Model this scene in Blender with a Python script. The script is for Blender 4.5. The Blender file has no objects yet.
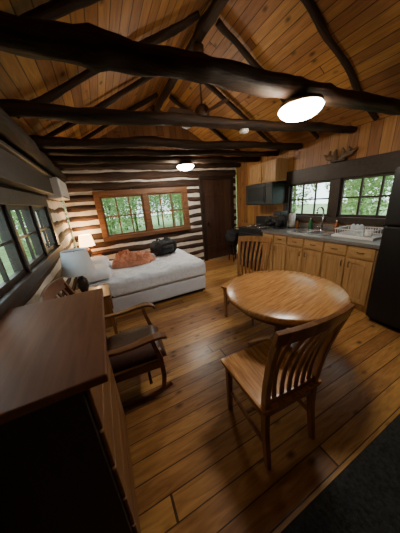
import bpy, bmesh, math, random
from mathutils import Vector, Matrix, noise
random.seed(7)
C = bpy.context.collection
# ------------------------------------------------------------------ materials
def nodes(name):
    m = bpy.data.materials.new(name); m.use_nodes = True
    nt = m.node_tree; p = nt.nodes["Principled BSDF"]
    return m, nt, p
def setp(p, rough=.5, metal=0, coat=0, spec=None):
    p.inputs["Roughness"].default_value = rough
    p.inputs["Metallic"].default_value = metal
    p.inputs["Coat Weight"].default_value = coat
    p.inputs["Coat Roughness"].default_value = .15
    if spec is not None: p.inputs["Specular IOR Level"].default_value = spec
def c4(c): return (c[0], c[1], c[2], 1)
def plain(name, col, rough=.5, metal=0, coat=0, var=.12, scale=12, bump=0.0, spec=None):
    m, nt, p = nodes(name); setp(p, rough, metal, coat, spec)
    tc = nt.nodes.new("ShaderNodeTexCoord"); n = nt.nodes.new("ShaderNodeTexNoise")
    n.inputs["Scale"].default_value = scale; n.inputs["Detail"].default_value = 5
    nt.links.new(tc.outputs["Object"], n.inputs["Vector"])
    r = nt.nodes.new("ShaderNodeValToRGB")
    r.color_ramp.elements[0].position = .3; r.color_ramp.elements[1].position = .7
    r.color_ramp.elements[0].color = c4([x*(1-var) for x in col])
    r.color_ramp.elements[1].color = c4([min(1, x*(1+var)) for x in col])
    nt.links.new(n.outputs["Fac"], r.inputs["Fac"]); nt.links.new(r.outputs["Color"], p.inputs["Base Color"])
    if bump:
        b = nt.nodes.new("ShaderNodeBump"); b.inputs["Strength"].default_value = bump; b.inputs["Distance"].default_value = .01
        nt.links.new(n.outputs["Fac"], b.inputs["Height"]); nt.links.new(b.outputs["Normal"], p.inputs["Normal"])
    return m
def wood(name, c1, c2, axis='x', sc=1.0, rough=.4, coat=0, bump=.1, dist=.8, spec=None, bd=.004):
    m, nt, p = nodes(name); setp(p, rough, 0, coat, spec)
    tc = nt.nodes.new("ShaderNodeTexCoord"); mp = nt.nodes.new("ShaderNodeMapping")
    s = [16*sc]*3; s['xyz'.index(axis)] = 1.3*sc
    mp.inputs["Scale"].default_value = s
    n = nt.nodes.new("ShaderNodeTexNoise"); n.inputs["Scale"].default_value = 1.6
    n.inputs["Detail"].default_value = 7; n.inputs["Roughness"].default_value = .6; n.inputs["Distortion"].default_value = dist
    r = nt.nodes.new("ShaderNodeValToRGB")
    e = r.color_ramp.elements; e[0].position = .36; e[1].position = .64; e[0].color = c4(c1); e[1].color = c4(c2)
    b = nt.nodes.new("ShaderNodeBump"); b.inputs["Strength"].default_value = bump; b.inputs["Distance"].default_value = bd
    L = nt.links.new
    L(tc.outputs["Object"], mp.inputs["Vector"]); L(mp.outputs["Vector"], n.inputs["Vector"]); L(n.outputs["Fac"], r.inputs["Fac"])
    L(r.outputs["Color"], p.inputs["Base Color"]); L(n.outputs["Fac"], b.inputs["Height"]); L(b.outputs["Normal"], p.inputs["Normal"])
    return m
def planks(name, across, along, w, ln, c1, c2, rough=.35, coat=0, knots=.5, seam=.02, lo=.65, hi=1.15, seamdark=.25, gl=1.6):
    m, nt, p = nodes(name); setp(p, rough, 0, coat)
    L = nt.links.new
    def M(op, a, b=None, c=None):
        x = nt.nodes.new("ShaderNodeMath"); x.operation = op
        for i, v in enumerate((a, b, c)):
            if v is None: continue
            if isinstance(v, (int, float)): x.inputs[i].default_value = v
            else: L(v, x.inputs[i])
        return x.outputs[0]
    def CX(a, b, c):
        x = nt.nodes.new("ShaderNodeCombineXYZ")
        for i, v in enumerate((a, b, c)):
            if isinstance(v, (int, float)): x.inputs[i].default_value = v
            else: L(v, x.inputs[i])
        return x.outputs[0]
    tc = nt.nodes.new("ShaderNodeTexCoord"); sp = nt.nodes.new("ShaderNodeSeparateXYZ"); L(tc.outputs["Object"], sp.inputs[0])
    A = sp.outputs['xyz'.index(across)]; B_ = sp.outputs['xyz'.index(along)]
    a = M('DIVIDE', A, w); row = M('FLOOR', a); fr = M('FRACT', a)
    wn = nt.nodes.new("ShaderNodeTexWhiteNoise"); wn.noise_dimensions = '1D'; L(row, wn.inputs["W"])
    l = M('ADD', M('DIVIDE', B_, ln), M('MULTIPLY', wn.outputs["Value"], 7.3)); seg = M('FLOOR', l); fl = M('FRACT', l)
    wn2 = nt.nodes.new("ShaderNodeTexWhiteNoise"); wn2.noise_dimensions = '2D'; L(CX(row, seg, 0), wn2.inputs["Vector"])
    idv = wn2.outputs["Value"]
    gv = CX(M('ADD', M('MULTIPLY', B_, gl), M('MULTIPLY', idv, 31)), M('MULTIPLY', A, 22), M('MULTIPLY', idv, 9))
    n = nt.nodes.new("ShaderNodeTexNoise"); n.inputs["Scale"].default_value = 1.5; n.inputs["Detail"].default_value = 6; n.inputs["Distortion"].default_value = .9
    L(gv, n.inputs["Vector"])
    r = nt.nodes.new("ShaderNodeValToRGB"); e = r.color_ramp.elements
    e[0].position = .30; e[1].position = .70; e[0].color = c4(c1); e[1].color = c4(c2); L(n.outputs["Fac"], r.inputs["Fac"])
    v = nt.nodes.new("ShaderNodeTexVoronoi"); v.inputs["Scale"].default_value = 1
    L(CX(M('MULTIPLY', B_, 4.2), M('MULTIPLY', A, 8.0), M('MULTIPLY', idv, 6)), v.inputs["Vector"])
    kn = M('SMOOTH_MIN', M('DIVIDE', v.outputs["Distance"], .20), 1, .1)
    kn = M('MAXIMUM', kn, 1-knots)
    wr = nt.nodes.new("ShaderNodeTexNoise"); wr.inputs["Scale"].default_value = 1.7; wr.inputs["Detail"].default_value = 4
    L(tc.outputs["Object"], wr.inputs["Vector"])
    wear = M('ADD', M('MULTIPLY', wr.outputs["Fac"], .5), .75)
    s1 = M('MULTIPLY', M('GREATER_THAN', fr, seam), M('GREATER_THAN', fl, .003))
    s1 = M('ADD', M('MULTIPLY', s1, 1-seamdark), seamdark)
    f = M('MULTIPLY', M('MULTIPLY', M('MULTIPLY', s1, kn), wear), M('ADD', M('MULTIPLY', idv, hi-lo), lo))
    vm = nt.nodes.new("ShaderNodeVectorMath"); vm.operation = 'SCALE'; L(r.outputs["Color"], vm.inputs[0]); L(f, vm.inputs["Scale"])
    hs = nt.nodes.new("ShaderNodeHueSaturation"); hs.inputs["Saturation"].default_value = 1.0
    L(M('ADD', M('MULTIPLY', wn2.outputs["Value"], .018), .490), hs.inputs["Hue"]); L(vm.outputs[0], hs.inputs["Color"])
    L(hs.outputs[0], p.inputs["Base Color"])
    b = nt.nodes.new("ShaderNodeBump"); b.inputs["Strength"].default_value = .35; b.inputs["Distance"].default_value = .004
    L(s1, b.inputs["Height"]); L(b.outputs["Normal"], p.inputs["Normal"])
    L(M('ADD', M('MULTIPLY', wr.outputs["Fac"], .22), rough-.11), p.inputs["Roughness"])
    return m
def emis(name, col, st):
    m = bpy.data.materials.new(name); m.use_nodes = True; nt = m.node_tree
    p = nt.nodes["Principled BSDF"]; p.inputs["Base Color"].default_value = c4(col)
    p.inputs["Emission Color"].default_value = c4(col); p.inputs["Emission Strength"].default_value = st
    return m
M_floor = planks("floor_boards", 'y', 'x', .120, 4.6, (.27, .118, .034), (.50, .255, .080), rough=.34, coat=.06, knots=.80, seam=.05, lo=.62, hi=1.25, seamdark=.15, gl=3.0)
M_ceil = planks("ceiling_pine", 'x', 'y', .088, 3.2, (.33, .142, .044), (.52, .245, .080), rough=.5, knots=.78, seam=.08, seamdark=.22, lo=.6, gl=2.2)
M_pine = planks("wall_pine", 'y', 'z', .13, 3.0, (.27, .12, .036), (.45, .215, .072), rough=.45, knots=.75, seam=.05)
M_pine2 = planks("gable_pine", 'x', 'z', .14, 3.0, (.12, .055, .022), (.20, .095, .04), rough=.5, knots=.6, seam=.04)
M_log = wood("log_brown", (.020, .010, .007), (.085, .042, .022), 'x', .6, .75, bump=.8, bd=.008)
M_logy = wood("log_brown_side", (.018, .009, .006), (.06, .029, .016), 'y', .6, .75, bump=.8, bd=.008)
M_beam = wood("beam_dark", (.009, .0055, .004), (.055, .029, .016), 'x', .6, .68, bump=1.0, spec=.35, bd=.012)
M_raft = wood("rafter_dark", (.012, .007, .005), (.055, .030, .018), 'x', .8, .72, bump=1.0, spec=.35, bd=.01)
M_chink = plain("chinking", (.74, .70, .62), .9, var=.14, scale=7, bump=.5)
M_door = planks("door_dark", 'x', 'z', .14, 3, (.05, .024, .015), (.11, .055, .034), rough=.4, knots=.2, seam=.05)
M_frame = wood("window_brown_wood", (.13, .055, .022), (.24, .11, .046), 'x', 1, .4)
M_dark = wood("dark_trim", (.015, .009, .007), (.038, .021, .014), 'x', 1, .45)
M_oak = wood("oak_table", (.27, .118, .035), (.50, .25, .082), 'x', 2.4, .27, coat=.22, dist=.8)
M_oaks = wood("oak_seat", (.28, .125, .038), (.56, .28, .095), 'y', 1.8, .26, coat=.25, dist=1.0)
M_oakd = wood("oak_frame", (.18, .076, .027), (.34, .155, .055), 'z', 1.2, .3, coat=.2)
M_ped = wood("pedestal_shaded", (.06, .027, .012), (.13, .06, .024), 'z', 1.2, .35)  # oak darkened: shade under the tabletop is put into the colour
M_cab = wood("cabinet_honey", (.33, .18, .07), (.50, .30, .125), 'z', 1.1, .35, coat=.1)
M_cabx = wood("cabinet_honey_drawer", (.33, .18, .07), (.50, .30, .125), 'y', 1.1, .35, coat=.1)
M_dtop = wood("dresser_top", (.135, .050, .022), (.185, .072, .032), 'y', 1.2, .50, spec=.3)
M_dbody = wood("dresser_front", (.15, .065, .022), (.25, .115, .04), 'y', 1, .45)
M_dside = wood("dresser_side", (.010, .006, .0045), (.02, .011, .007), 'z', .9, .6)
M_rock = wood("rocker_wood", (.10, .040, .016), (.20, .085, .033), 'y', 1.2, .3, coat=.2)
M_leather = plain("brown_leather", (.065, .030, .022), .4, var=.2, scale=30, bump=.15)
M_white = plain("white_sheet", (.70, .76, .86), .85, var=.05, scale=8, bump=.4)
M_quilt = plain("mattress_ticking", (.82, .87, .96), .85, var=.08, scale=22, bump=.9)
M_pill = plain("pillow_cotton", (.86, .89, .95), .85, var=.04, scale=8, bump=.3)
M_orange = plain("salmon_blanket", (.56, .24, .145), .95, var=.22, scale=9, bump=.4)
M_blackc = plain("black_cloth", (.010, .010, .012), .8, var=.4, scale=20, bump=.4)
M_black = plain("black_enamel", (.008, .008, .009), .32, var=.1)
M_fridge = plain("fridge_black", (.005, .005, .006), .45, var=.1)
M_mw = plain("microwave_front", (.02, .02, .021), .4, var=.1)
M_glassb = plain("black_glass", (.008, .008, .009), .35, var=.05)
M_steel = plain("stainless", (.6, .6, .62), .25, 1, var=.05)
M_chrome = plain("chrome", (.75, .75, .78), .1, 1, var=.03)
M_brass = plain("antique_brass", (.07, .045, .022), .4, 1, var=.1)
M_lam = plain("grey_laminate", (.17, .16, .15), .35, var=.25, scale=90)
M_plw = plain("white_plastic", (.78, .78, .76), .4, var=.03)
M_shade = plain("lamp_linen", (.84, .90, .96), .9, var=.04, scale=60)
M_cer = plain("dark_ceramic", (.05, .035, .03), .25, var=.2)
M_rug = plain("rug_charcoal", (.022, .024, .023), .95, var=.55, scale=55, bump=.8)
M_bark = plain("bark", (.20, .19, .13), .95, var=.4, scale=9, bump=.6)
M_grass = plain("forest_ground", (.18, .29, .11), .95, var=.4, scale=3)
M_paper = plain("paper_towel", (.8, .8, .78), .9, var=.03)
M_green = plain("green_bottle", (.03, .16, .06), .2, var=.1)
M_amber = plain("amber_bottle", (.25, .09, .02), .2, var=.1)
M_drift = plain("driftwood", (.16, .10, .06), .8, var=.4, scale=14, bump=.5)
M_fan = wood("fan_brown", (.05, .024, .013), (.11, .052, .027), 'x', 1, .6)
M_dome = emis("dome_light", (1, .95, .87), 52)
M_warm = emis("warm_shade", (1, .60, .24), 9)
def leafmat():
    m, nt, p = nodes("leaves"); setp(p, .6)
    oi = nt.nodes.new("ShaderNodeTexCoord"); n = nt.nodes.new("ShaderNodeTexNoise"); n.inputs["Scale"].default_value = 2.5
    nt.links.new(oi.outputs["Object"], n.inputs["Vector"])
    r = nt.nodes.new("ShaderNodeValToRGB"); e = r.color_ramp.elements
    e[0].position = .3; e[1].position = .7; e[0].color = (.24, .38, .13, 1); e[1].color = (.52, .66, .35, 1)
    nt.links.new(n.outputs["Fac"], r.inputs["Fac"]); nt.links.new(r.outputs["Color"], p.inputs["Base Color"])
    t = nt.nodes.new("ShaderNodeBsdfTranslucent"); nt.links.new(r.outputs["Color"], t.inputs["Color"])
    mx = nt.nodes.new("ShaderNodeMixShader"); mx.inputs[0].default_value = .5
    nt.links.new(p.outputs[0], mx.inputs[1]); nt.links.new(t.outputs[0], mx.inputs[2])
    nt.links.new(mx.outputs[0], nt.nodes["Material Output"].inputs[0])
    return m
M_leaf = leafmat()
def glassmat():
    m = bpy.data.materials.new("window_glass"); m.use_nodes = True; nt = m.node_tree
    t = nt.nodes.new("ShaderNodeBsdfTransparent"); g = nt.nodes.new("ShaderNodeBsdfGlossy"); g.inputs["Roughness"].default_value = .02
    t.inputs["Color"].default_value = (.92, .96, .95, 1)
    mx = nt.nodes.new("ShaderNodeMixShader"); mx.inputs[0].default_value = .03
    nt.links.new(t.outputs[0], mx.inputs[1]); nt.links.new(g.outputs[0], mx.inputs[2])
    nt.links.new(mx.outputs[0], nt.nodes["Material Output"].inputs[0]); return m
M_glass = glassmat()

# ------------------------------------------------------------------ mesh builder
class B:
    def __init__(s): s.bm = bmesh.new()
    def _f(s, vs, mi=0, sm=False):
        try:
            f = s.bm.faces.new(vs); f.material_index = mi; f.smooth = sm
        except ValueError: pass
    def box(s, x0, x1, y0, y1, z0, z1, mi=0, rot=None):
        P = [Vector((x, y, z)) for x in (x0, x1) for y in (y0, y1) for z in (z0, z1)]
        if rot is not None:
            c = Vector(((x0+x1)/2, (y0+y1)/2, (z0+z1)/2)); P = [rot @ (p-c)+c for p in P]
        v = [s.bm.verts.new(p) for p in P]
        for q in ((0, 1, 3, 2), (4, 6, 7, 5), (0, 4, 5, 1), (2, 3, 7, 6), (0, 2, 6, 4), (1, 5, 7, 3)): s._f([v[i] for i in q], mi)
        return s
    def tube(s, pts, rad, seg=12, mi=0, wob=0, seed=0, wf=1.7):
        pts = [Vector(p) for p in pts]
        if isinstance(rad, (int, float)): rad = [rad]*len(pts)
        rings = []; up = None
        for i, p in enumerate(pts):
            t = (pts[min(i+1, len(pts)-1)]-pts[max(i-1, 0)]).normalized()
            if up is None:
                up = Vector((0, 0, 1)) if abs(t.z) < .9 else Vector((1, 0, 0))
            a = t.cross(up).normalized(); up = a.cross(t).normalized()
            ring = []
            for k in range(seg):
                th = 2*math.pi*k/seg; r = rad[i]
                d = a*math.cos(th)+up*math.sin(th)
                if wob: r *= 1+wob*noise.noise(p*wf+d*1.3+Vector((seed, 0, 0)))+wob*.5*noise.noise(p*wf*3+d*1.1+Vector((seed, 5, 0)))
                ring.append(s.bm.verts.new(p+d*r))
            rings.append(ring)
        for i in range(len(rings)-1):
            for k in range(seg):
                s._f([rings[i][k], rings[i][(k+1) % seg], rings[i+1][(k+1) % seg], rings[i+1][k]], mi, True)
        s._f(rings[0], mi); s._f(list(reversed(rings[-1])), mi)
        return s
    def lathe(s, prof, c=(0, 0, 0), seg=32, mi=0, caps=True):
        c = Vector(c); rings = []
        for r, z in prof:
            rings.append([s.bm.verts.new(c+Vector((r*math.cos(2*math.pi*k/seg), r*math.sin(2*math.pi*k/seg), z))) for k in range(seg)])
        for i in range(len(rings)-1):
            for k in range(seg):
                s._f([rings[i][k], rings[i][(k+1) % seg], rings[i+1][(k+1) % seg], rings[i+1][k]], mi, True)
        if caps: s._f(list(reversed(rings[0])), mi); s._f(rings[-1], mi)
        return s
    def sweep(s, pts, side, w, t, mi=0, sm=False):
        pts = [Vector(p) for p in pts]; side = Vector(side).normalized(); n = len(pts); rings = []
        if isinstance(w, (int, float)): w = [w]*n
        if isinstance(t, (int, float)): t = [t]*n
        for i, p in enumerate(pts):
            tg = (pts[min(i+1, n-1)]-pts[max(i-1, 0)]).normalized()
            nr = tg.cross(side).normalized()
            rings.append([s.bm.verts.new(p+side*w[i]/2*a+nr*t[i]/2*b) for a, b in ((-1, -1), (1, -1), (1, 1), (-1, 1))])
        for i in range(n-1):
            for k in range(4): s._f([rings[i][k], rings[i][(k+1) % 4], rings[i+1][(k+1) % 4], rings[i+1][k]], mi, sm)
        s._f(rings[0], mi); s._f(list(reversed(rings[-1])), mi)
        return s
    def patch(s, nx, ny, ft, fb, mi=0, sm=True):
        T = [[s.bm.verts.new(ft(i/nx*2-1, j/ny*2-1)) for j in range(ny+1)] for i in range(nx+1)]
        Bm = [[s.bm.verts.new(fb(i/nx*2-1, j/ny*2-1)) for j in range(ny+1)] for i in range(nx+1)]
        for i in range(nx):
            for j in range(ny):
                s._f([T[i][j], T[i+1][j], T[i+1][j+1], T[i][j+1]], mi, sm)
                s._f([Bm[i][j], Bm[i][j+1], Bm[i+1][j+1], Bm[i+1][j]], mi, sm)
        for i in range(nx):
            s._f([T[i][0], Bm[i][0], Bm[i+1][0], T[i+1][0]], mi, sm); s._f([T[i][ny], T[i+1][ny], Bm[i+1][ny], Bm[i][ny]], mi, sm)
        for j in range(ny):
            s._f([T[0][j], T[0][j+1], Bm[0][j+1], Bm[0][j]], mi, sm); s._f([T[nx][j], Bm[nx][j], Bm[nx][j+1], T[nx][j+1]], mi, sm)
        return s
    def obj(s, name, mats, parent=None, bevel=0, seg=2, recalc=True, subsurf=0):
        if recalc: bmesh.ops.recalc_face_normals(s.bm, faces=s.bm.faces[:])
        me = bpy.data.meshes.new(name); s.bm.to_mesh(me); s.bm.free()
        for m in (mats if isinstance(mats, (list, tuple)) else [mats]): me.materials.append(m)
        o = bpy.data.objects.new(name, me); C.objects.link(o)
        if parent: o.parent = parent
        if bevel:
            md = o.modifiers.new("bev", 'BEVEL'); md.width = bevel; md.segments = seg; md.limit_method = 'ANGLE'; md.angle_limit = math.radians(50)
        return o
def thing(name, label, cat, loc=(0, 0, 0), rz=0, group=None):
    e = bpy.data.objects.new(name, None); e.empty_display_size = .1; C.objects.link(e)
    e.location = loc; e.rotation_euler = (0, 0, rz); e["label"] = label; e["category"] = cat
    if group: e["group"] = group
    return e
def tag(o, label, cat, group=None):
    o["label"] = label; o["category"] = cat
    if group: o["group"] = group
    return o
def struct(o, label, cat="room"):
    o["kind"] = "structure"; o["label"] = label; o["category"] = cat; return o

# ------------------------------------------------------------------ room shell
XL, XR, YB, YF, EZ, RX, RZ = -.55, 3.35, 4.6, -1.7, 2.32, 1.4, 3.42
struct(B().box(XL-.2, XR+.2, YF-.2, YB+.2, -.1, 0).obj("floor", M_floor), "honey brown knotty pine plank floor with dark gaps", "floor")
b = B()
for sx, ex in ((-1, XL-.2), (1, XR+.2)):
    ez = RZ-abs(ex-RX)*(RZ-EZ)/(XR-RX)
    pts = [(RX, RZ), (ex, ez), (ex, ez+.06), (RX, RZ+.06)]
    vs = [[b.bm.verts.new((x, y, z)) for x, z in pts] for y in (YF-.2, YB+.2)]
    for k in range(4): b._f([vs[0][k], vs[0][(k+1) % 4], vs[1][(k+1) % 4], vs[1][k]])
    b._f(vs[0]); b._f(vs[1])
struct(b.obj("ceiling", M_ceil), "pitched ceiling of orange knotty pine boards", "ceiling")
LS = .185
def slabpieces(b, mapf, a0, a1, z0, z1, holes, d0, d1, mi):
    hs = sorted(holes); cur = a0
    for (h0, h1, q0, q1) in hs:
        if h0 > cur: mapf(b, cur, h0, d0, d1, z0, z1, mi)
        if q0 > z0: mapf(b, h0, h1, d0, d1, z0, q0, mi)
        if q1 < z1: mapf(b, h0, h1, d0, d1, q1, z1, mi)
        cur = h1
    if cur < a1: mapf(b, cur, a1, d0, d1, z0, z1, mi)
def mapback(b, a0, a1, d0, d1, z0, z1, mi=0): b.box(a0, a1, YB+d0, YB+d1, z0, z1, mi)
def mapright(b, a0, a1, d0, d1, z0, z1, mi=0): b.box(XR+d0, XR+d1, a0, a1, z0, z1, mi)
def mapleft(b, a0, a1, d0, d1, z0, z1, mi=0): b.box(XL-d1, XL-d0, a0, a1, z0, z1, mi)
def logs(b, pt, a0, a1, n, holes, r=.08, mi=1):
    for k in range(n):
        z = LS*(k+.5); cuts = sorted([(h[0], h[1]) for h in holes if h[2] < z+.05 and h[3] > z-.05]); cur = a0; segs = []
        for h0, h1 in cuts:
            if h0 > cur: segs.append((cur, h0))
            cur = h1
        if cur < a1: segs.append((cur, a1))
        for s0, s1 in segs:
            N = max(4, int((s1-s0)/.08))
            rr = r*(1+.22*noise.noise(Vector((k*3.7, 1.3+s0, 0)))) if k < 10 else .099
            P = []
            for i in range(N+1):
                a = s0+(s1-s0)*i/N
                P.append(pt(a, .08, z+.020*noise.noise(Vector((a*1.3, k*5.1, 0)))))
            b.tube(P, rr, 16, mi, wob=.27, seed=k*3.1, wf=2.0)
hb = [(.02, 1.88, .925, 1.85), (2.33, 3.18, 0, 2.035)]
b = B(); slabpieces(b, mapback, XL, XR, 0, EZ, hb, .022, .14, 0)
logs(b, lambda a, d, z: (a, YB+d, z), XL+.02, XR-.02, 12, hb, .077)
vs = [[b.bm.verts.new((x, y, z)) for x, z in ((XL, EZ), (XR, EZ), (RX, RZ-.005))] for y in (YB+.02, YB+.12)]
for k in range(3): b._f([vs[0][k], vs[0][(k+1) % 3], vs[1][(k+1) % 3], vs[1][k]], 2)
b._f(vs[0], 2); b._f(vs[1], 2)
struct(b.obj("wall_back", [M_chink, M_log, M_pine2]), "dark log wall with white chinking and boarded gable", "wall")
hl = [(.60, 3.05, 1.11, 1.665)]
b = B(); slabpieces(b, mapleft, YF, YB, 0, EZ, hl, .022, .14, 0)
logs(b, lambda a, d, z: (XL-d, a, z), YF+.02, YB-.02, 12, hl, .077)
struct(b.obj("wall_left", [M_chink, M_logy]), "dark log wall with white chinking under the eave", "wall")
hr = [(1.14, 2.95, 1.06, 1.75)]
b = B(); slabpieces(b, mapright, YF, YB, 0, EZ, hr, 0, .10, 0)
struct(b.obj("wall_right", M_pine), "vertical knotty pine panelled kitchen wall", "wall")
b = B(); b.box(XL, XR, YF-.12, YF, 0, EZ)
vs = [[b.bm.verts.new((x, y, z)) for x, z in ((XL, EZ), (XR, EZ), (RX, RZ-.005))] for y in (YF-.12, YF)]
for k in range(3): b._f([vs[0][k], vs[0][(k+1) % 3], vs[1][(k+1) % 3], vs[1][k]])
b._f(vs[0]); b._f(vs[1])
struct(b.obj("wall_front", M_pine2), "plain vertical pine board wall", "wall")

def window(name, mf, a0, a1, z0, z1, mats, label, cols=3, rows=2, mull=.10, cas=.08, proud=.03, topc=None, mw=.010, ns=2):
    e = bpy.data.objects.new(name, None); C.objects.link(e); struct(e, label, "window")
    topc = topc or cas
    b = B()
    mf(b, a0-cas, a1+cas, -proud, -.002, z1-.03, z1+topc); mf(b, a0-cas, a1+cas, -proud-.02, -.002, z0-cas*.7, z0+.03)
    mf(b, a0-cas, a0+.03, -proud, -.002, z0+.03, z1-.03); mf(b, a1-.03, a1+cas, -proud, -.002, z0+.03, z1-.03)
    mf(b, a0, a0+.03, 0, .09, z0, z1); mf(b, a1-.03, a1, 0, .09, z0, z1)
    mf(b, a0+.03, a1-.03, 0, .09, z0, z0+.03); mf(b, a0+.03, a1-.03, 0, .09, z1-.03, z1)
    sp = []; W = (a1-a0-.06-mull*(ns-1))/ns
    for i in range(ns):
        s0 = a0+.03+i*(W+mull); sp.append((s0, s0+W))
        if i: mf(b, s0-mull, s0, -proud+.005, .08, z0+.03, z1-.03)
    b.obj("window_frame", mats[0], e, .004)
    for s0, s1 in sp:
        b = B(); q0, q1 = z0+.03, z1-.03; f = .035
        mf(b, s0, s0+f, .01, .045, q0, q1); mf(b, s1-f, s1, .01, .045, q0, q1)
        mf(b, s0+f, s1-f, .01, .045, q0, q0+f); mf(b, s0+f, s1-f, .01, .045, q1-f, q1)
        for i in range(1, cols):
            a = s0+f+(s1-s0-2*f)*i/cols; mf(b, a-mw, a+mw, .018, .04, q0+f, q1-f)
        for j in range(1, rows):
            z = q0+f+(q1-q0-2*f)*j/rows; mf(b, s0+f, s1-f, .019, .039, z-mw, z+mw)
        b.obj("window_sash", mats[1], e)
        g = B(); mf(g, s0+f, s1-f, .028, .031, q0+f, q1-f); g.obj("window_pane", M_glass, e)
window("window_1", mapback, .04, 1.86, .945, 1.80, (M_frame, M_frame), "brown wood framed double window with small panes", mw=.013, cas=.075)
window("window_2", mapright, 1.16, 2.93, 1.10, 1.72, (M_dark, M_dark), "dark wood framed double window over the sink", mull=.14, cas=.09, topc=.20, mw=.012)
window("window_3", mapleft, .62, 3.03, 1.12, 1.655, (M_dark, M_dark), "dark wood framed strip window with small panes", cols=2, mull=.05, proud=.015, ns=4, mw=.009)
# door
d = bpy.data.objects.new("door_1", None); C.objects.link(d); struct(d, "dark brown vertical plank exterior door", "door")
B().box(2.36, 3.15, YB+.01, YB+.055, .01, 2.0).box(2.40, 3.11, YB-.012, YB+.01, .25, .37).box(2.40, 3.11, YB-.012, YB+.01, 1.62, 1.74).obj("door_panel", M_door, d, .004)
B().box(2.27, 2.36, YB-.025, YB+.10, 0, 2.0).box(3.15, 3.24, YB-.025, YB+.10, 0, 2.0).box(2.27, 3.24, YB-.025, YB+.10, 2.0, 2.09).obj("door_frame", M_dark, d, .004)
k = B().lathe([(.012, 0), (.012, .03), (.03, .04), (.034, .055), (.02, .07)], seg=16).obj("door_knob", M_brass, d)
k.rotation_euler = (math.pi/2, 0, 0); k.location = (2.44, YB+.01, .98)
struct(B().box(XL+.001, XL+.10, .5, 3.15, 1.76, 1.95).box(XL+.001, XL+.13, .48, 3.17, 1.95, 1.975).obj("trim_1", M_dark, None, .004), "dark wood valance above the strip window", "trim")
struct(B().box(XR-.025, XR-.001, 1.12, 3.7, .915, 1.0).obj("trim_2", M_lam, None, .003), "grey laminate backsplash strip behind worktop", "trim")

# beams
def logobj(name, p0, p1, r, label, cat, mat, seed, group, taper=.85, wob=.36, amp=.045):
    p0 = Vector(p0); p1 = Vector(p1); N = 60; L = (p1-p0).length
    b = B(); pts = []
    for i in range(N+1):
        t = i/N; w = min(1, 7*t*(1-t))
        q = noise.noise(Vector((t*L*.9+seed, seed, 0)))*amp*w+noise.noise(Vector((t*L*3+seed, seed, 4)))*.014*w
        q2 = noise.noise(Vector((t*L*1.1+seed, seed+9, 0)))*amp*.7*w
        pts.append((L*t, q, q2))
    kn = lambda i: 1+.16*max(0, noise.noise(Vector((i*.55, seed*3, 2)))-.15)*2
    b.tube(pts, [r*(1-(1-taper)*i/N)*kn(i) for i in range(N+1)], 16, 0, wob, seed, 2.6)
    o = b.obj(name, mat); o.location = p0
    o.rotation_euler = Vector((1, 0, 0)).rotation_difference((p1-p0).normalized()).to_euler()
    return tag(o, label, cat, group)
for i, (y0, y1, r) in enumerate(((.35, .35, .065), (1.33, 1.27, .066), (2.13, 1.88, .050), (2.95, 2.7, .054), (3.35, 3.2, .046), (3.85, 3.75, .058), (4.42, 4.42, .06))):
    logobj("tie_beam", (XL+.05, y0, 2.28), (XR-.04, y1, 2.28), r, "dark peeled log tie beam spanning the room", "beam", M_beam, i*2.7, "log tie beams", amp=.045 if i != 1 else .02)
sl = Vector((XR-RX, 0, EZ-RZ)).normalized(); nrm = Vector((sl.z, 0, -sl.x))
if nrm.z > 0: nrm = -nrm
for i, y in enumerate((.45, 1.6, 2.35, 3.1, 3.95)):
    for sgn in (1, -1):
        off = Vector((nrm.x*sgn, 0, nrm.z))*.055
        p0 = Vector((RX+sgn*.14, y, RZ-.14*(RZ-EZ)/(XR-RX)))+off
        p1 = Vector((RX+sgn*(XR-RX-.08), y, RZ-(XR-RX-.08)*(RZ-EZ)/(XR-RX)))+off
        logobj("roof_rafter", p0, p1, .032, "dark slender log rafter under the pine ceiling", "rafter", M_raft, i*1.9+sgn, "log rafters", amp=.03)
logobj("ridge_beam", (RX, YF+.05, RZ-.15), (RX, YB-.05, RZ-.15), .06, "dark log ridge beam at the ceiling peak", "beam", M_raft, 5.5, None)
logobj("wall_plate_log", (XL+.10, YF+.05, 2.105), (XL+.10, YB-.08, 2.105), .08, "dark log plate along top of wall", "beam", M_raft, 8.5, None, amp=.015, wob=.2)

# ------------------------------------------------------------------ ceiling lights
def dome(x, y, z, en):
    e = thing("ceiling_light", "lit white glass dome light under a beam", "ceiling light", (x, y, z), 0, "dome ceiling lights")
    B().lathe([(.10, .005), (.15, -.01), (.155, -.03), (.15, -.035), (.10, -.03)], seg=36).obj("light_base", M_brass, e)
    B().lathe([(.150, -.034), (.160, -.05), (.145, -.075), (.11, -.10), (.06, -.115), (.005, -.12)], seg=36).obj("light_shade", M_dome, e)
    for dx in (-.22, .22):  # added fill lights either side of the dome, to brighten the ceiling
        pl = bpy.data.lights.new("dome_fill", 'POINT'); pl.energy = en; pl.color = (1, .80, .56); pl.shadow_soft_size = .06
        po = bpy.data.objects.new("dome_fill", pl); po.location = (x+dx, y, z-.10); C.objects.link(po)
dome(1.55, 1.29, 2.20, 9.5); dome(1.62, 3.80, 2.215, 10)
e = thing("smoke_detector", "small white round smoke detector under a beam", "smoke detector", (1.57, 2.0, 2.225))
B().lathe([(.045, 0), (.05, -.012), (.045, -.028), (.025, -.036), (.005, -.037)], seg=24).obj("detector_case", M_plw, e)
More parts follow.
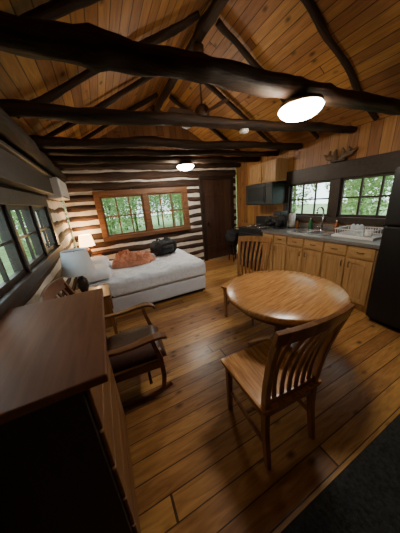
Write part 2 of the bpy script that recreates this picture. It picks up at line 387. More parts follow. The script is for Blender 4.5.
# fan
e = thing("ceiling_fan", "dark brown ceiling fan hanging from the ridge beam", "ceiling fan", (1.4, 2.6, 0))
B().lathe([(.03, 3.10), (.06, 3.13), (.065, 3.205)], seg=24).obj("canopy", M_fan, e)
B().tube([(0, 0, 3.12), (0, 0, 2.66)], .012).obj("downrod", M_fan, e)
B().lathe([(.02, 2.48), (.06, 2.49), (.085, 2.53), (.09, 2.60), (.06, 2.64), (.02, 2.66)], seg=28).obj("motor", M_fan, e)
for k in range(4):
    a = math.radians(8+90*k); R = Matrix.Rotation(a, 3, 'Z')
    b = B(); b.sweep([R @ Vector(p) for p in ((.085, 0, 2.55), (.15, 0, 2.545), (.19, 0, 2.545), (.42, 0, 2.54), (.46, 0, 2.54))], R @ Vector((0, 1, .18)), [.03, .03, .09, .11, .08], .008)
    b.obj("fan_blade", M_fan, e)

# ------------------------------------------------------------------ round table
e = thing("dining_table", "round oak pedestal dining table with glossy top", "table", (1.315, 1.16, 0), math.radians(10))
B().lathe([(.46, .702), (.483, .704), (.493, .714), (.495, .733), (.492, .744), (.481, .75), (.3, .7501), (.004, .7502)], seg=72).obj("tabletop", M_oak, e)
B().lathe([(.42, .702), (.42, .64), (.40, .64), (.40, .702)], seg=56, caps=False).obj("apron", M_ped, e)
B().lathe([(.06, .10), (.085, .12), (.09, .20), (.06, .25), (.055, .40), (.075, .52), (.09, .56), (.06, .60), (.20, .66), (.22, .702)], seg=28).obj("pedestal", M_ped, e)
for k in range(4):
    a = math.radians(18+90*k); R = Matrix.Rotation(a, 3, 'Z')
    b = B(); b.sweep([R @ Vector(p) for p in ((.04, 0, .16), (.11, 0, .145), (.20, 0, .095), (.27, 0, .052), (.315, 0, .034))], R @ Vector((0, 1, 0)), .06, [.10, .085, .065, .052, .05])
    b.sweep([R @ Vector((.28, 0, .008)), R @ Vector((.32, 0, .008))], R @ Vector((0, 1, 0)), .055, .016)
    b.obj("foot", M_oakd, e, .006)

# ------------------------------------------------------------------ dining chairs
def chair(x, y, rz, label):
    e = thing("dining_chair", label, "chair", (x, y, 0), rz, "mission oak dining chairs")
    def tp(u, v):
        w = .240-.020*(1-v)/2
        dip = -.012*(1-u*u)*(1-v*v*.6)
        return Vector((u*w, v*.218+.01*(1-u*u)*(1 if v > 0 else 0)*v, .465+dip))
    def bt(u, v):
        q = tp(u, v); return Vector((q.x*.97, q.y*.97, .428))
    B().patch(14, 12, tp, bt).obj("seat", M_oaks, e, .004)
    for sx in (-1, 1):
        B().sweep([(sx*.195, .18, .427), (sx*.197, .183, 0)], (1, 0, 0), [.040, .030], [.040, .030]).obj("leg", M_oakd, e, .003)
        B().sweep([(sx*.18, -.185, .427), (sx*.18, -.19, .25), (sx*.182, -.225, 0)], (1, 0, 0), [.034, .034, .028], [.040, .038, .032]).obj("leg", M_oakd, e, .003)
    B().box(-.17, .17, .168, .19, .37, .426).box(-.163, .163, -.195, -.175, .37, .426).box(-.20, -.18, -.165, .16, .37, .426).box(.18, .20, -.165, .16, .37, .426).obj("apron", M_oakd, e, .002)
    B().box(-.199, -.182, -.18, .165, .17, .20).box(.182, .199, -.18, .165, .17, .20).box(-.183, .183, -.015, .005, .172, .198).obj("stretcher", M_oakd, e, .002)
    b = B()
    def prof(t):
        return (-.185-.03*t-.07*t*t, .44+.53*t)
    for sx in (-1, 1):
        b.sweep([(sx*(.18+.035*t), *prof(t)) for t in (0, .2, .4, .6, .8, 1.0)], (1, 0, 0), .032, [.042, .04, .036, .034, .032, .03])
    yy, zz = prof(1.0)
    b.sweep([(.235*s, yy-.035*(1-s*s)-.002, zz+.015+.012*(1-s*s)) for s in [i/8-1 for i in range(17)]], (0, -.25, 1), [.075]*17, .024)
    y0, z0 = prof(.09)
    b.sweep([(.17*s, y0-.008*(1-s*s), z0) for s in [i/4-1 for i in range(9)]], (0, 0, 1), .035, .02)
    for i in range(6):
        s = (i-2.5)/3.1
        pts = []
        for t in (.09, .25, .4, .55, .7, .85, .98):
            py, pz = prof(t); pts.append((s*(.155+.04*t), py-.008-.03*(1-s*s)*t+.022*math.sin(t*math.pi), pz))
        b.sweep(pts, (1, 0, 0), .029, .010)
    b.obj("backrest", M_oakd, e, .003)
    return e
chair(.785, .77, math.radians(-3), "oak slat back dining chair pulled up to the round table")
chair(1.53, 1.96, math.radians(116), "oak slat back dining chair turned sideways beside the round table")

# ------------------------------------------------------------------ rocking chair (local faces +Y)
e = thing("rocking_chair", "wooden rocking chair with brown leather cushion and curved arms", "rocking chair", (0.0, 1.60, 0), math.radians(-94))
for sx in (-1, 1):
    b = B(); b.sweep([(sx*.235, y, .020+.19*(y-.02)**2/.2) for y in [-.42+.70*i/18 for i in range(19)]], (1, 0, 0), .028, .034); b.obj("rocker", M_rock, e, .004)
    B().sweep([(sx*.235, .205, .055), (sx*.24, .225, .20), (sx*.242, .22, .38), (sx*.245, .19, .50), (sx*.247, .175, .585)], (1, 0, 0), [.032, .036, .036, .032, .032], [.032, .036, .036, .032, .032]).obj("leg", M_rock, e, .003)
    B().sweep([(sx*.235, -.22, .06), (sx*.235, -.20, .30), (sx*.235, -.21, .42)], (1, 0, 0), .032, .034).obj("leg", M_rock, e, .003)
    pts = [(-.30, .615), (-.24, .60), (-.16, .585), (-.07, .58), (.03, .588), (.12, .602), (.19, .610), (.24, .604), (.275, .585), (.285, .56)]
    B().sweep([(sx*(.25+.035*math.sin(i/9*math.pi)), p[0], p[1]) for i, p in enumerate(pts)], (1, 0, 0), [.035, .042, .048, .052, .058, .066, .074, .074, .066, .05], .023, sm=False).obj("armrest", M_rock, e, .006)
B().box(-.25, .25, -.20, -.175, .29, .36).box(-.25, .25, .2, .225, .29, .36).box(-.25, -.222, -.2, .22, .29, .36).box(.222, .25, -.2, .22, .29, .36).box(-.23, .23, .10, .125, .14, .165).obj("seat_frame", M_rock, e, .003)
B().patch(14, 14, lambda u, v: Vector((u*.225, v*.24+.035, .362+.08*((1-u**6)*(1-v**6))**.35)), lambda u, v: Vector((u*.22, v*.235+.035, .361))).obj("seat_cushion", M_leather, e)
b = B()
def rp(t): return (-.215-.13*t-.05*t*t, .38+.62*t)
for sx in (-1, 1): b.sweep([(sx*.235, *rp(t/5)) for t in range(6)], (1, 0, 0), .034, .034)
yy, zz = rp(1)
b.sweep([(.25*s, yy-.03*(1-s*s), zz+.02*(1-s*s)) for s in [i/6-1 for i in range(13)]], (0, -.2, 1), .09, .026)
b.sweep([(.22*s, rp(.15)[0]-.01*(1-s*s), rp(.15)[1]) for s in [i/4-1 for i in range(9)]], (0, 0, 1), .04, .022)
for i in range(6):
    s = (i-2.5)/3
    b.sweep([(s*.21, rp(t)[0]-.03*(1-s*s)*t-.005, rp(t)[1]) for t in (.16, .35, .55, .75, .96)], (1, 0, 0), .034, .012)
b.obj("backrest", M_rock, e, .003)

# ------------------------------------------------------------------ dresser
e = thing("dresser", "tall reddish brown wooden dresser below the strip window", "dresser", (0, 0, 0))
B().box(-.515, -.075, .535, 1.265, 1.07, 1.10).obj("dresser_top", M_dtop, e, .006, 3)
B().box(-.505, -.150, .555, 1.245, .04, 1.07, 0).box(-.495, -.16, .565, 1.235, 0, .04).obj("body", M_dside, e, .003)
for i in range(5):
    z0 = .09+i*.193
    B().box(-.150, -.134, .575, 1.225, z0, z0+.18).obj("drawer", M_dbody, e, .005)

# ------------------------------------------------------------------ nightstands + lamps
def nightstand(x, y, w, d, h, label):
    e = thing("nightstand", label, "nightstand", (x, y, 0), 0, "bedside nightstands")
    B().box(-w/2-.012, w/2+.012, -d/2-.012, d/2+.012, h-.025, h).obj("top", M_rock, e, .004)
    B().box(-w/2, w/2, -d/2, d/2, h*.35, h-.025).obj("body", M_oakd, e, .003)
    for sx in (-1, 1):
        for sy in (-1, 1): B().box(sx*(w/2-.02)-.018, sx*(w/2-.02)+.018, sy*(d/2-.02)-.018, sy*(d/2-.02)+.018, 0, h*.35).obj("leg", M_oakd, e)
    dr = B().box(w/2, w/2+.014, -d/2+.02, d/2-.02, h-.19, h-.05).obj("drawer", M_dbody, e, .003)
    kb = B().lathe([(.007, 0), (.013, .015), (.004, .024)], seg=12).obj("knob", M_brass, dr); kb.rotation_euler = (0, math.pi/2, 0); kb.location = (w/2+.014, 0, h-.12)
nightstand(-.29, 2.52, .40, .40, .62, "wooden nightstand beside the bed under the window")
nightstand(-.30, 4.38, .32, .26, .66, "small wooden nightstand in the log wall corner")
def lamp(x, y, z, s, lit, label):
    e = thing("table_lamp", label, "lamp", (x, y, z), 0)
    B().lathe([(.075*s, 0), (.08*s, .012*s), (.03*s, .03*s), (.045*s, .07*s), (.065*s, .12*s), (.05*s, .19*s), (.018*s, .235*s), (.012*s, .31*s)], seg=28).obj("lamp_base", M_cer, e)
    B().lathe([(.165*s, .28*s), (.125*s, .54*s), (.122*s, .54*s), (.162*s, .28*s)], seg=40, caps=False).obj("lamp_shade", M_warm if lit else M_shade, e)
    B().lathe([(.012*s, .31*s), (.028*s, .36*s), (.03*s, .40*s), (.018*s, .44*s), (.003*s, .45*s)], seg=16).obj("bulb", M_warm if lit else M_plw, e)
    B().tube([(0, 0, .30*s), (0, 0, .53*s)], .004*s, 8).tube([(-.12*s, 0, .53*s), (.12*s, 0, .53*s)], .003*s, 8).obj("harp", M_brass, e)
lamp(-.33, 2.50, .62, .98, False, "unlit table lamp with white shade on the nightstand")
lamp(-.33, 4.37, .66, .82, True, "lit table lamp glowing warm in the log wall corner")
pl = bpy.data.lights.new("lamp_glow", 'POINT'); pl.energy = 16; pl.color = (1, .62, .28); pl.shadow_soft_size = .04
po = bpy.data.objects.new("lamp_glow", pl); po.location = (-.33, 4.37, 1.14); C.objects.link(po)

# ------------------------------------------------------------------ bed
e = thing("bed", "full size bed with bare white quilted mattress and box spring", "bed", (0, 0, 0))
def boxq(x0, x1, y0, y1, z0, z1, r, amp, name, mat, wr=0, cuts=15):
    b = B()
    b.box(x0, x1, y0, y1, z0, z1)
    bmesh.ops.subdivide_edges(b.bm, edges=b.bm.edges[:], cuts=cuts, use_grid_fill=True)
    for v in b.bm.verts:
        c = v.co.copy(); q = Vector((min(max(c.x, x0+r), x1-r), min(max(c.y, y0+r), y1-r), min(max(c.z, z0+r*.8), z1-r)))
        dd = c-q
        if dd.length > r: c = q+dd.normalized()*r
        c += Vector((noise.noise(c*4), noise.noise(c*4+Vector((9, 0, 0))), noise.noise(c*5+Vector((0, 7, 0)))))*amp
        if wr and v.co.z > z1-.01:
            w = abs(noise.noise(Vector((c.x*5+c.y*3, c.y*7-c.x*2, 3))))
            c.z += wr*(.2-w)
        v.co = c
    for f in b.bm.faces: f.smooth = True
    return b.obj(name, mat, e)
boxq(-.46, 1.44, 2.93, 4.16, .06, .31, .03, .006, "box_spring", M_white)
boxq(-.47, 1.46, 2.89, 4.18, .322, .575, .08, .014, "mattress", M_quilt, .06, 46)
x0, x1, y0, y1 = -.46, 1.44, 2.93, 4.16
b = B()
for x in (x0+.06, (x0+x1)/2, x1-.06):
    for y in (y0+.06, y1-.06): b.tube([(x, y, 0), (x, y, .04)], .02, 10)
    b.box(x-.015, x+.015, y0+.03, y1-.03, .03, .052)
b.box(x0+.02, x1-.02, y0+.02, y0+.05, .03, .052).box(x0+.02, x1-.02, y1-.05, y1-.02, .03, .052)
b.obj("bed_frame", M_black, e)
def pillow(x, y, z, rz, label, sx=.21, sy=.29, h=.09, mat=M_pill, ty=0):
    o = B().patch(18, 18, lambda u, v: Vector((u*sx*(1-.08*v*v), v*sy*(1-.06*u*u), h*(.35+1.3*((1-u**4)*(1-v**4))**.5)+.012*noise.noise(Vector((u*3, v*3, x*9))))),
                  lambda u, v: Vector((u*sx*(1-.08*v*v), v*sy*(1-.06*u*u), h*(.33-.33*((1-u**4)*(1-v**4))**.5)))).obj("pillow", mat)
    o.location = (x, y, z); o.rotation_euler = (0, ty, rz)
    return tag(o, label, "pillow", "bed pillows")
pillow(-.22, 3.22, .590, .1, "white pillow lying at head of the bed")
pillow(-.23, 3.86, .590, -.08, "white pillow near the lit lamp on the bed")
def heap(name, x, y, z, rx, ry, h, mat, seed, fr=5, rz=0, n=56):
    def f(u, v):
        d = math.sqrt(u*u+v*v); k = max(abs(u), abs(v), 1e-6); s = k/max(d, 1e-6)
        px, py = u*s, v*s; r = math.sqrt(px*px+py*py)
        wob = 1+.25*noise.noise(Vector((px*2.2, py*2.2, seed)))
        q = Vector((px*rx*fr, py*ry*fr, seed))
        fold = abs(noise.noise(q+Vector((noise.noise(q*1.3)*1.8, 0, 0))))+.3*abs(noise.noise(q*2.3))
        zz = h*(max(0, 1-r**4))**.5*(.5+1.1*fold)
        return Vector((px*rx*wob, py*ry*wob, zz))
    o = B().patch(n, n, lambda u, v: f(u, v)+Vector((0, 0, .006)), lambda u, v: Vector((f(u, v).x, f(u, v).y, 0))).obj(name, mat)
    o.location = (x, y, z); o.rotation_euler = (0, 0, rz); return o
tag(heap("blanket", .36, 3.66, .590, .38, .30, .155, M_orange, 3.3, 8), "crumpled salmon orange blanket heaped on the bed", "blanket")
def bag(name, x, y, z, rz, s, label, cat, sz=1.0):
    e = thing(name, label, cat, (x, y, z), rz)
    b = B(); b.box(-.19*s, .19*s, -.13*s, .13*s, 0, .20*s)
    bmesh.ops.subdivide_edges(b.bm, edges=b.bm.edges[:], cuts=9, use_grid_fill=True)
    for v in b.bm.verts:
        c = v.co/s; q = Vector((max(-.10, min(.10, c.x)), max(-.05, min(.05, c.y)), max(.06, min(.12, c.z)))); dd = c-q
        rr = .09 if dd.z >= 0 else .075
        nc = q+dd.normalized()*min(dd.length, rr)
        nc += Vector((1, 1, 1))*.028*noise.noise(c*11+Vector((x, 0, 0))); nc.z = max(nc.z, 0.001)
        v.co = nc*s
    for f in b.bm.faces: f.smooth = True
    P = []
    P.append(b.obj("bag_body", M_blackc, e))
    P.append(B().patch(8, 8, lambda u, v: Vector((u*.10*s, -.135*s-.035*s*(1-u**4)*(1-v**4), .09*s+v*.055*s)), lambda u, v: Vector((u*.10*s, -.10*s, .09*s+v*.055*s))).obj("front_pocket", M_blackc, e))
    for sx in (-1, 1):
        P.append(B().sweep([(sx*.06*s, -.09*s, .185*s), (sx*.07*s, -.04*s, .23*s), (sx*.07*s, .03*s, .24*s), (sx*.06*s, .09*s, .19*s)], (1, 0, 0), .03*s, .008*s).obj("strap", M_blackc, e))
    for o in P: o.scale = (1, 1, sz)
    return e
bag("backpack", 1.02, 3.88, .588, .2, 1.3, "black backpack lying on the bed below the window", "backpack", 1.0)

# mini split
e = thing("wall_air_conditioner", "pale wall mounted air conditioner on the log wall", "air conditioner", (0, 0, 0))
B().box(XL+.002, XL+.17, 3.30, 4.08, 1.72, 1.98).obj("unit_case", M_plw, e, .025, 4)
B().box(XL+.05, XL+.172, 3.36, 4.02, 1.735, 1.75).obj("air_louver", M_black, e, .003)

# ------------------------------------------------------------------ kitchen
CF = 2.76
def cab_unit(ya, yb, zt, label):
    e = thing("base_cabinet", label, "cabinet", (0, 0, 0), 0, "honey oak base cabinets")
    B().box(CF, XR-.002, ya, yb, .10, zt).box(CF+.06, XR-.002, ya, yb, 0, .10).obj("body", M_cab, e, .002)
    n = 2; w = (yb-ya)/n
    for i in range(n):
        a, c = ya+i*w+.015, ya+(i+1)*w-.015
        dr = B().box(CF-.018, CF, a, c, .715, zt-.02).box(CF-.024, CF-.018, a+.025, c-.025, .735, zt-.04).obj("drawer", M_cabx, e, .004)
        B().tube([(CF-.024, (a+c)/2-.035, .79), (CF-.045, (a+c)/2-.03, .79), (CF-.045, (a+c)/2+.03, .79), (CF-.024, (a+c)/2+.035, .79)], .005, 8).obj("handle", M_brass, dr)
        f = .055
        b = B(); b.box(CF-.012, CF, a, c, .125, .695)
        b.box(CF-.02, CF-.012, a, a+f, .125, .695).box(CF-.02, CF-.012, c-f, c, .125, .695).box(CF-.02, CF-.012, a+f, c-f, .125, .125+f).box(CF-.02, CF-.012, a+f, c-f, .695-f, .695)
        b.box(CF-.018, CF-.012, a+f+.02, c-f-.02, .125+f+.02, .695-f-.02)
        do = b.obj("cabinet_door", M_cab, e, .003)
        yh = c-.03 if i == 0 else a+.03
        B().tube([(CF-.02, yh, .58), (CF-.042, yh, .585), (CF-.042, yh, .645), (CF-.02, yh, .65)], .005, 8).obj("handle", M_brass, do)
for ya, yb, l in ((1.12, 1.74, "honey oak base cabinet beside the fridge"), (1.74, 2.38, "honey oak base cabinet under the sink"), (2.38, 2.97, "honey oak base cabinet beside the stove")): cab_unit(ya, yb, .872, l)
sy0, sy1, sx0, sx1 = 1.82, 2.46, 2.86, 3.22
b = B(); b.box(CF-.035, sx0, 1.10, 2.975, .872, .912).box(sx1, XR-.002, 1.10, 2.975, .872, .912).box(sx0, sx1, 1.10, sy0, .872, .912).box(sx0, sx1, sy1, 2.975, .872, .912)
tag(b.obj("worktop", M_lam), "dark grey speckled laminate kitchen worktop", "countertop")
e = thing("kitchen_sink", "stainless steel double bowl sink set in the worktop", "sink", (0, 0, 0))
b = B()
b.box(sx0-.02, sx0+.015, sy0-.02, sy1+.02, .9125, .92).box(sx1-.015, sx1+.02, sy0-.02, sy1+.02, .9125, .92).box(sx0+.015, sx1-.015, sy0-.02, sy0+.015, .9125, .92).box(sx0+.015, sx1-.015, sy1-.015, sy1+.02, .9125, .92)
mid = (sy0+sy1)/2; b.box(sx0+.015, sx1-.015, mid-.015, mid+.015, .9125, .918)
b.obj("sink_rim", M_steel, e)
for q0, q1 in ((sy0+.012, mid-.012), (mid+.012, sy1-.012)):
    b = B(); b.box(sx0+.012, sx1-.012, q0, q1, .875, .882).box(sx0+.012, sx0+.018, q0, q1, .882, .912).box(sx1-.018, sx1-.012, q0, q1, .882, .912).box(sx0+.018, sx1-.018, q0, q0+.006, .882, .912).box(sx0+.018, sx1-.018, q1-.006, q1, .882, .912)
    b.obj("sink_bowl", M_steel, e)
e = thing("faucet", "chrome gooseneck kitchen faucet behind the sink", "faucet", (3.27, 2.14, .912))
B().lathe([(.03, 0), (.03, .008), (.018, .02), (.014, .06)], seg=20).obj("faucet_base", M_chrome, e)
B().tube([(0, 0, .05), (0, 0, .27), (-.012, 0, .325), (-.045, 0, .365), (-.09, 0, .378), (-.135, 0, .36), (-.16, 0, .32), (-.165, 0, .27)], .013, 12).obj("spout", M_chrome, e)
B().tube([(0, .03, .02), (0, .05, .05), (-.01, .09, .075)], .008, 10).obj("handle", M_chrome, e)
# dish rack with plates
e = thing("dish_rack", "white wire dish drying rack on the worktop", "dish rack", (3.07, 1.50, .913))
B().box(-.17, .17, -.25, .25, 0, .012).box(-.17, -.162, -.25, .25, .012, .03).box(.162, .17, -.25, .25, .012, .03).box(-.162, .162, -.25, -.242, .012, .03).box(-.162, .162, .242, .25, .012, .03).obj("drain_tray", M_plw, e, .002)
b = B()
for z in (.03, .11):
    b.tube([(-.155, -.22, z), (.155, -.22, z), (.155, .22, z), (-.155, .22, z), (-.155, -.22, z)], .006, 6)
for i in range(15):
    y = -.21+i*.42/14; b.tube([(-.155, y, .11), (-.15, y, .03), (.15, y, .03), (.155, y, .11)], .0035, 6)
for sx in (-.15, .15):
    for y in (-.2, .2): b.tube([(sx, y, .012), (sx, y, .03)], .005, 6)
b.obj("wire_basket", M_plw, e)
for i, y in enumerate((1.48, 1.53, 1.58)):
    o = B().lathe([(.005, 0), (.04, 0), (.062, .008), (.065, .012), (.04, .006), (.005, .005)], seg=28).obj("plate", M_plw)
    o.location = (3.07, y, .913+.035+.065); o.rotation_euler = (math.radians(80), 0, 0); tag(o, "small white plate standing in the dish rack", "plate", "plates in the dish rack")
o = B().lathe([(.04, 0), (.045, .005), (.045, .07), (.041, .07), (.038, .01), (.004, .008)], seg=22).obj("mug", M_plw); o.location = (3.05, 1.37, .948); tag(o, "white mug sitting in the dish rack", "mug")
def bottle(x, y, h, r, m, label, cap=M_plw):
    e = thing("bottle", label, "bottle", (x, y, .9125))
    B().lathe([(r*.95, 0), (r, .01), (r, h*.65), (r*.8, h*.75), (r*.35, h*.85), (r*.35, h*.9)], seg=18).obj("bottle_body", m, e)
    B().lathe([(r*.42, h*.9), (r*.42, h)], seg=14).obj("cap", cap, e)
bottle(3.28, 2.36, .19, .032, M_green, "green dish soap bottle behind the sink")
bottle(3.28, 1.92, .17, .03, M_amber, "amber soap bottle behind the sink")
bottle(3.24, 2.60, .16, .028, M_amber, "small brown bottle beside the paper towels", M_black)
e = thing("paper_towel_holder", "upright white paper towel roll on the worktop", "paper towel", (3.24, 2.72, .9125))
B().lathe([(.07, 0), (.07, .012)], seg=24).obj("holder_base", M_black, e); B().tube([(0, 0, .01), (0, 0, .3)], .006, 10).obj("holder_rod", M_black, e)
B().lathe([(.058, .014), (.058, .26)], seg=28).obj("paper_roll", M_paper, e)
e = thing("coffee_maker", "black drip coffee maker on the worktop", "coffee maker", (3.05, 2.83, .9125))
B().box(-.09, .09, -.09, .09, 0, .03).box(.03, .09, -.09, .09, .03, .25).box(-.09, .09, -.09, .09, .25, .32).obj("machine_body", M_black, e, .008, 3)
B().lathe([(.05, .032), (.062, .06), (.055, .13), (.045, .15)], c=(-.03, 0, 0), seg=24).obj("carafe", M_glassb, e)
# stove
e = thing("stove", "black electric range against the panelled wall", "stove", (0, 0, 0))
s0, s1 = 2.985, 3.73
B().box(CF, XR-.03, s0, s1, .02, .89).obj("range_body", M_black, e, .004)
B().box(CF-.02, XR-.03, s0, s1, .891, .915).obj("cooktop", M_black, e, .005)
for x, y, r in ((2.90, 3.17, .09), (2.90, 3.54, .075), (3.13, 3.17, .075), (3.13, 3.54, .09)):
    b = B()
    for q in (1, .7, .4): b.tube([(x+r*q*math.cos(a*math.pi/8), y+r*q*math.sin(a*math.pi/8), .922) for a in range(17)], .006, 6)
    b.obj("burner", M_steel, e)
B().box(XR-.10, XR-.032, s0, s1, .916, 1.10).obj("control_panel", M_mw, e, .006)
for i in range(4):
    kb = B().lathe([(.022, 0), (.02, .02), (.008, .024)], seg=16).obj("knob", M_plw, e); kb.rotation_euler = (0, -math.pi/2, 0); kb.location = (XR-.101, s0+.09+i*.07, 1.01)
dr = B().box(CF-.03, CF-.001, s0+.01, s1-.01, .22, .80).box(CF-.034, CF-.03, s0+.12, s1-.12, .36, .66).obj("oven_door", M_glassb, e, .004)
B().tube([(CF-.03, s0+.08, .74), (CF-.07, s0+.09, .74), (CF-.07, s1-.09, .74), (CF-.03, s1-.08, .74)], .011, 10).obj("handle", M_steel, dr)
B().box(CF-.025, CF-.001, s0+.01, s1-.01, .05, .20).obj("storage_drawer", M_black, e, .004)
# kettle on the stove
e = thing("kettle", "black kettle on the stove top", "kettle", (3.13, 3.17, .93))
B().lathe([(.07, 0), (.085, .02), (.085, .06), (.06, .10), (.02, .115), (.012, .13), (.015, .14), (.003, .145)], seg=26).obj("kettle_body", M_black, e)
B().tube([(-.06, 0, .06), (-.10, 0, .09), (-.12, 0, .115)], [.016, .012, .010], 10).obj("spout", M_black, e)
B().tube([(-.05, 0, .10), (-.04, 0, .17), (0, 0, .195), (.04, 0, .17), (.05, 0, .10)], .007, 8).obj("handle", M_black, e)
# microwave
e = thing("microwave", "black over the range microwave under the wall cabinet", "microwave", (0, 0, 0))
B().box(2.98, XR-.002, 2.97, 3.73, 1.36, 1.765).obj("case", M_fridge, e, .005)
dr = B().box(2.96, 2.979, 3.14, 3.725, 1.375, 1.755, 0).box(2.956, 2.96, 3.22, 3.66, 1.43, 1.70, 1).obj("microwave_door", [M_mw, M_fridge], e, .003)
B().tube([(2.96, 3.16, 1.42), (2.935, 3.16, 1.44), (2.935, 3.16, 1.68), (2.96, 3.16, 1.70)], .008, 8).obj("handle", M_black, dr)
B().box(2.962, 2.979, 2.975, 3.135, 1.375, 1.755, 0).box(2.958, 2.962, 3.0, 3.11, 1.68, 1.73, 1).obj("keypad", [M_mw, M_fridge], e, .002)
e = thing("wall_cabinet", "honey oak wall cabinet above the microwave", "cabinet", (0, 0, 0))
B().box(3.07, XR-.002, 2.97, 3.73, 1.77, 2.15).obj("body", M_cab, e, .002)
for a, c, yh in ((2.985, 3.34, 3.31), (3.36, 3.715, 3.39)):
    f = .05; b = B().box(3.058, 3.07, a, c, 1.785, 2.135).box(3.05, 3.058, a, a+f, 1.785, 2.135).box(3.05, 3.058, c-f, c, 1.785, 2.135).box(3.05, 3.058, a+f, c-f, 1.785, 1.785+f).box(3.05, 3.058, a+f, c-f, 2.135-f, 2.135)
    do = b.obj("cabinet_door", M_cab, e, .002)
    B().tube([(3.05, yh, 1.81), (3.03, yh, 1.815), (3.03, yh, 1.865), (3.05, yh, 1.87)], .004, 8).obj("handle", M_brass, do)
# fridge
e = thing("refrigerator", "matte black top freezer refrigerator at end of the worktop", "refrigerator", (0, 0, 0))
B().box(2.68, XR-.03, .32, 1.06, .03, 1.70).obj("fridge_body", M_fridge, e, .008)
for z0, z1, h0, h1 in ((.08, 1.14, .72, 1.10), (1.155, 1.70, 1.19, 1.50)):
    dr = B().box(2.61, 2.678, .322, 1.058, z0, z1).obj("fridge_door", M_fridge, e, .012, 3)
    B().tube([(2.61, .38, h0), (2.57, .38, h0+.03), (2.57, .38, h1-.03), (2.61, .38, h1)], .011, 10).obj("handle", M_black, dr)
B().box(2.70, 3.28, .34, 1.04, 0, .03).obj("toe_grille", M_black, e)
# ornament on window head
e = thing("antler_ornament", "dark brown antler and branch ornament above the kitchen window", "ornament", (XR-.055, 2.02, 1.922))
B().box(-.035, .045, -.10, .10, 0, .045).obj("ornament_base", M_dark, e, .004)
for sx in (-1, 1):
    b = B(); b.tube([(0, sx*.02, .03), (-.01, sx*.09, .065), (-.01, sx*.17, .08), (0, sx*.23, .13)], [.040, .038, .030, .010], 8)
    b.tube([(-.01, sx*.05, .06), (-.01, sx*.06, .13), (-.005, sx*.045, .17)], [.032, .026, .009], 8)
    b.tube([(-.01, sx*.13, .075), (-.01, sx*.14, .13), (-.005, sx*.125, .17)], [.030, .022, .008], 8)
    b.obj("antler", M_drift, e)
# stool + duffel near the door
e = thing("stool", "dark wooden stool by the plank door", "stool", (2.92, 4.15, 0))
B().lathe([(.16, .44), (.17, .45), (.17, .47), (.16, .475)], seg=28).obj("seat", M_dark, e)
for k in range(4):
    a = math.radians(45+90*k); B().tube([(.10*math.cos(a), .10*math.sin(a), .44), (.15*math.cos(a), .15*math.sin(a), 0)], [.016, .013], 10).obj("leg", M_dark, e)
bag("duffel_bag", 2.92, 4.15, .476, .5, 1.25, "black duffel bag resting on the stool", "bag", 1.2)
# rug
def rt(u, v): return Vector((1.16+u*.74, -.22+v*.56, .010+.001*noise.noise(Vector((u*30, v*30, 0)))))
o = B().patch(30, 24, rt, lambda u, v: Vector((1.16+u*.74, -.22+v*.56, .0005))).obj("rug", M_rug); tag(o, "dark charcoal woven rug on the plank floor", "rug")

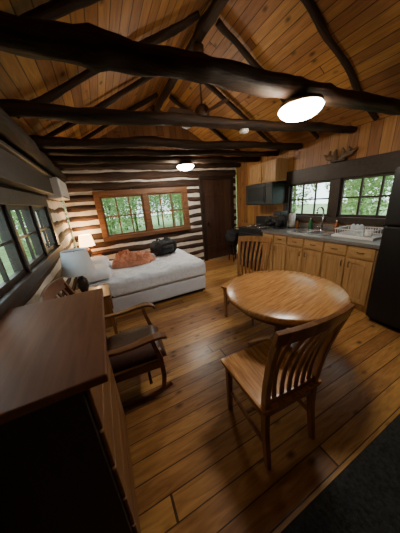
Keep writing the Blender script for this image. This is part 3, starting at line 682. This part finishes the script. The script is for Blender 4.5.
# ------------------------------------------------------------------ outside
struct(B().box(-30, 32, -20, 40, -.6, -.5).obj("ground", M_grass), "green forest ground outside the cabin", "ground")
def leafmesh(seed, n, rx, rz):
    rnd = random.Random(seed); bm = bmesh.new()
    for i in range(n):
        while True:
            p = Vector((rnd.uniform(-1, 1), rnd.uniform(-1, 1), rnd.uniform(-1, 1)))
            if .1 < p.length < 1 and noise.noise(p*2.4+Vector((seed, 0, 0))) > -.3: break
        p = Vector((p.x*rx, p.y*rx, p.z*rz))
        s = rnd.uniform(.035, .085)
        R = Matrix.Rotation(rnd.uniform(0, 6.28), 3, 'Z') @ Matrix.Rotation(rnd.uniform(-1.1, 1.1), 3, 'X') @ Matrix.Rotation(rnd.uniform(0, 6.28), 3, 'Z')
        vs = [bm.verts.new(p+R @ Vector(q)*s) for q in ((-.5, -1, 0), (.5, -.6, 0), (.4, .7, 0), (0, 1.2, 0), (-.5, .5, 0))]
        bm.faces.new(vs)
    me = bpy.data.meshes.new("foliage"); bm.to_mesh(me); bm.free(); me.materials.append(M_leaf); return me
LM = [leafmesh(s, 6500, 1.38, 2.7) for s in (1, 2)]
tb = B(); tb.tube([(0, 0, -.5), (.03, .02, 1.2), (-.05, 0, 3), (.05, .05, 5.2)], [.09, .075, .06, .04], 10); to = tb.obj("trunk", M_bark); TM = to.data; bpy.data.objects.remove(to)
spots = []
for r, y in enumerate((10.5, 13.6, 16.7, 20)):
    for i in range(5+r): spots.append((-2.6-1.5*r+3.05*i, y))
for r, x in enumerate((9.2, 12.3, 15.6)):
    for i in range(4): spots.append((x, -1.5+(-1.5 if r % 2 else 0)+3.05*i))
for r, x in enumerate((-6.5, -9.6, -13)):
    for i in range(5 if r else 4): spots.append((x, -1.2+(1.5 if r % 2 else 0)+3.05*i))
for i, (x, y) in enumerate(spots):
    e = thing("tree", "leafy green forest tree outside the cabin windows", "tree", (x, y, 0), 0, "forest trees outside")
    t = bpy.data.objects.new("trunk", TM); C.objects.link(t); t.parent = e
    f = bpy.data.objects.new("foliage", LM[i % 2]); C.objects.link(f); f.parent = e; f.location = (0, 0, 2.3+.5*(i % 3)); f.rotation_euler = (0, 0, (i % 4)*math.pi/2)

# ------------------------------------------------------------------ light
w = bpy.data.worlds.new("World"); bpy.context.scene.world = w; w.use_nodes = True
bg = w.node_tree.nodes["Background"]; bg.inputs[0].default_value = (.86, .96, 1, 1); bg.inputs[1].default_value = 5.4

# ------------------------------------------------------------------ camera
Z = Vector((-.0795, .946, .314)).normalized(); Y = Vector((-.440, .2493, -.8628)); Y = (Y-Z*Y.dot(Z)).normalized(); X = Y.cross(Z)
R = Matrix((X, Y, Z))
cam = bpy.data.cameras.new("camera"); co = bpy.data.objects.new("camera", cam); C.objects.link(co)
co.matrix_world = Matrix.Translation((0, 0, 1.55)) @ R.to_4x4()
cam.sensor_width = 36; cam.lens = 36*200/533; cam.clip_start = .02
bpy.context.scene.camera = co
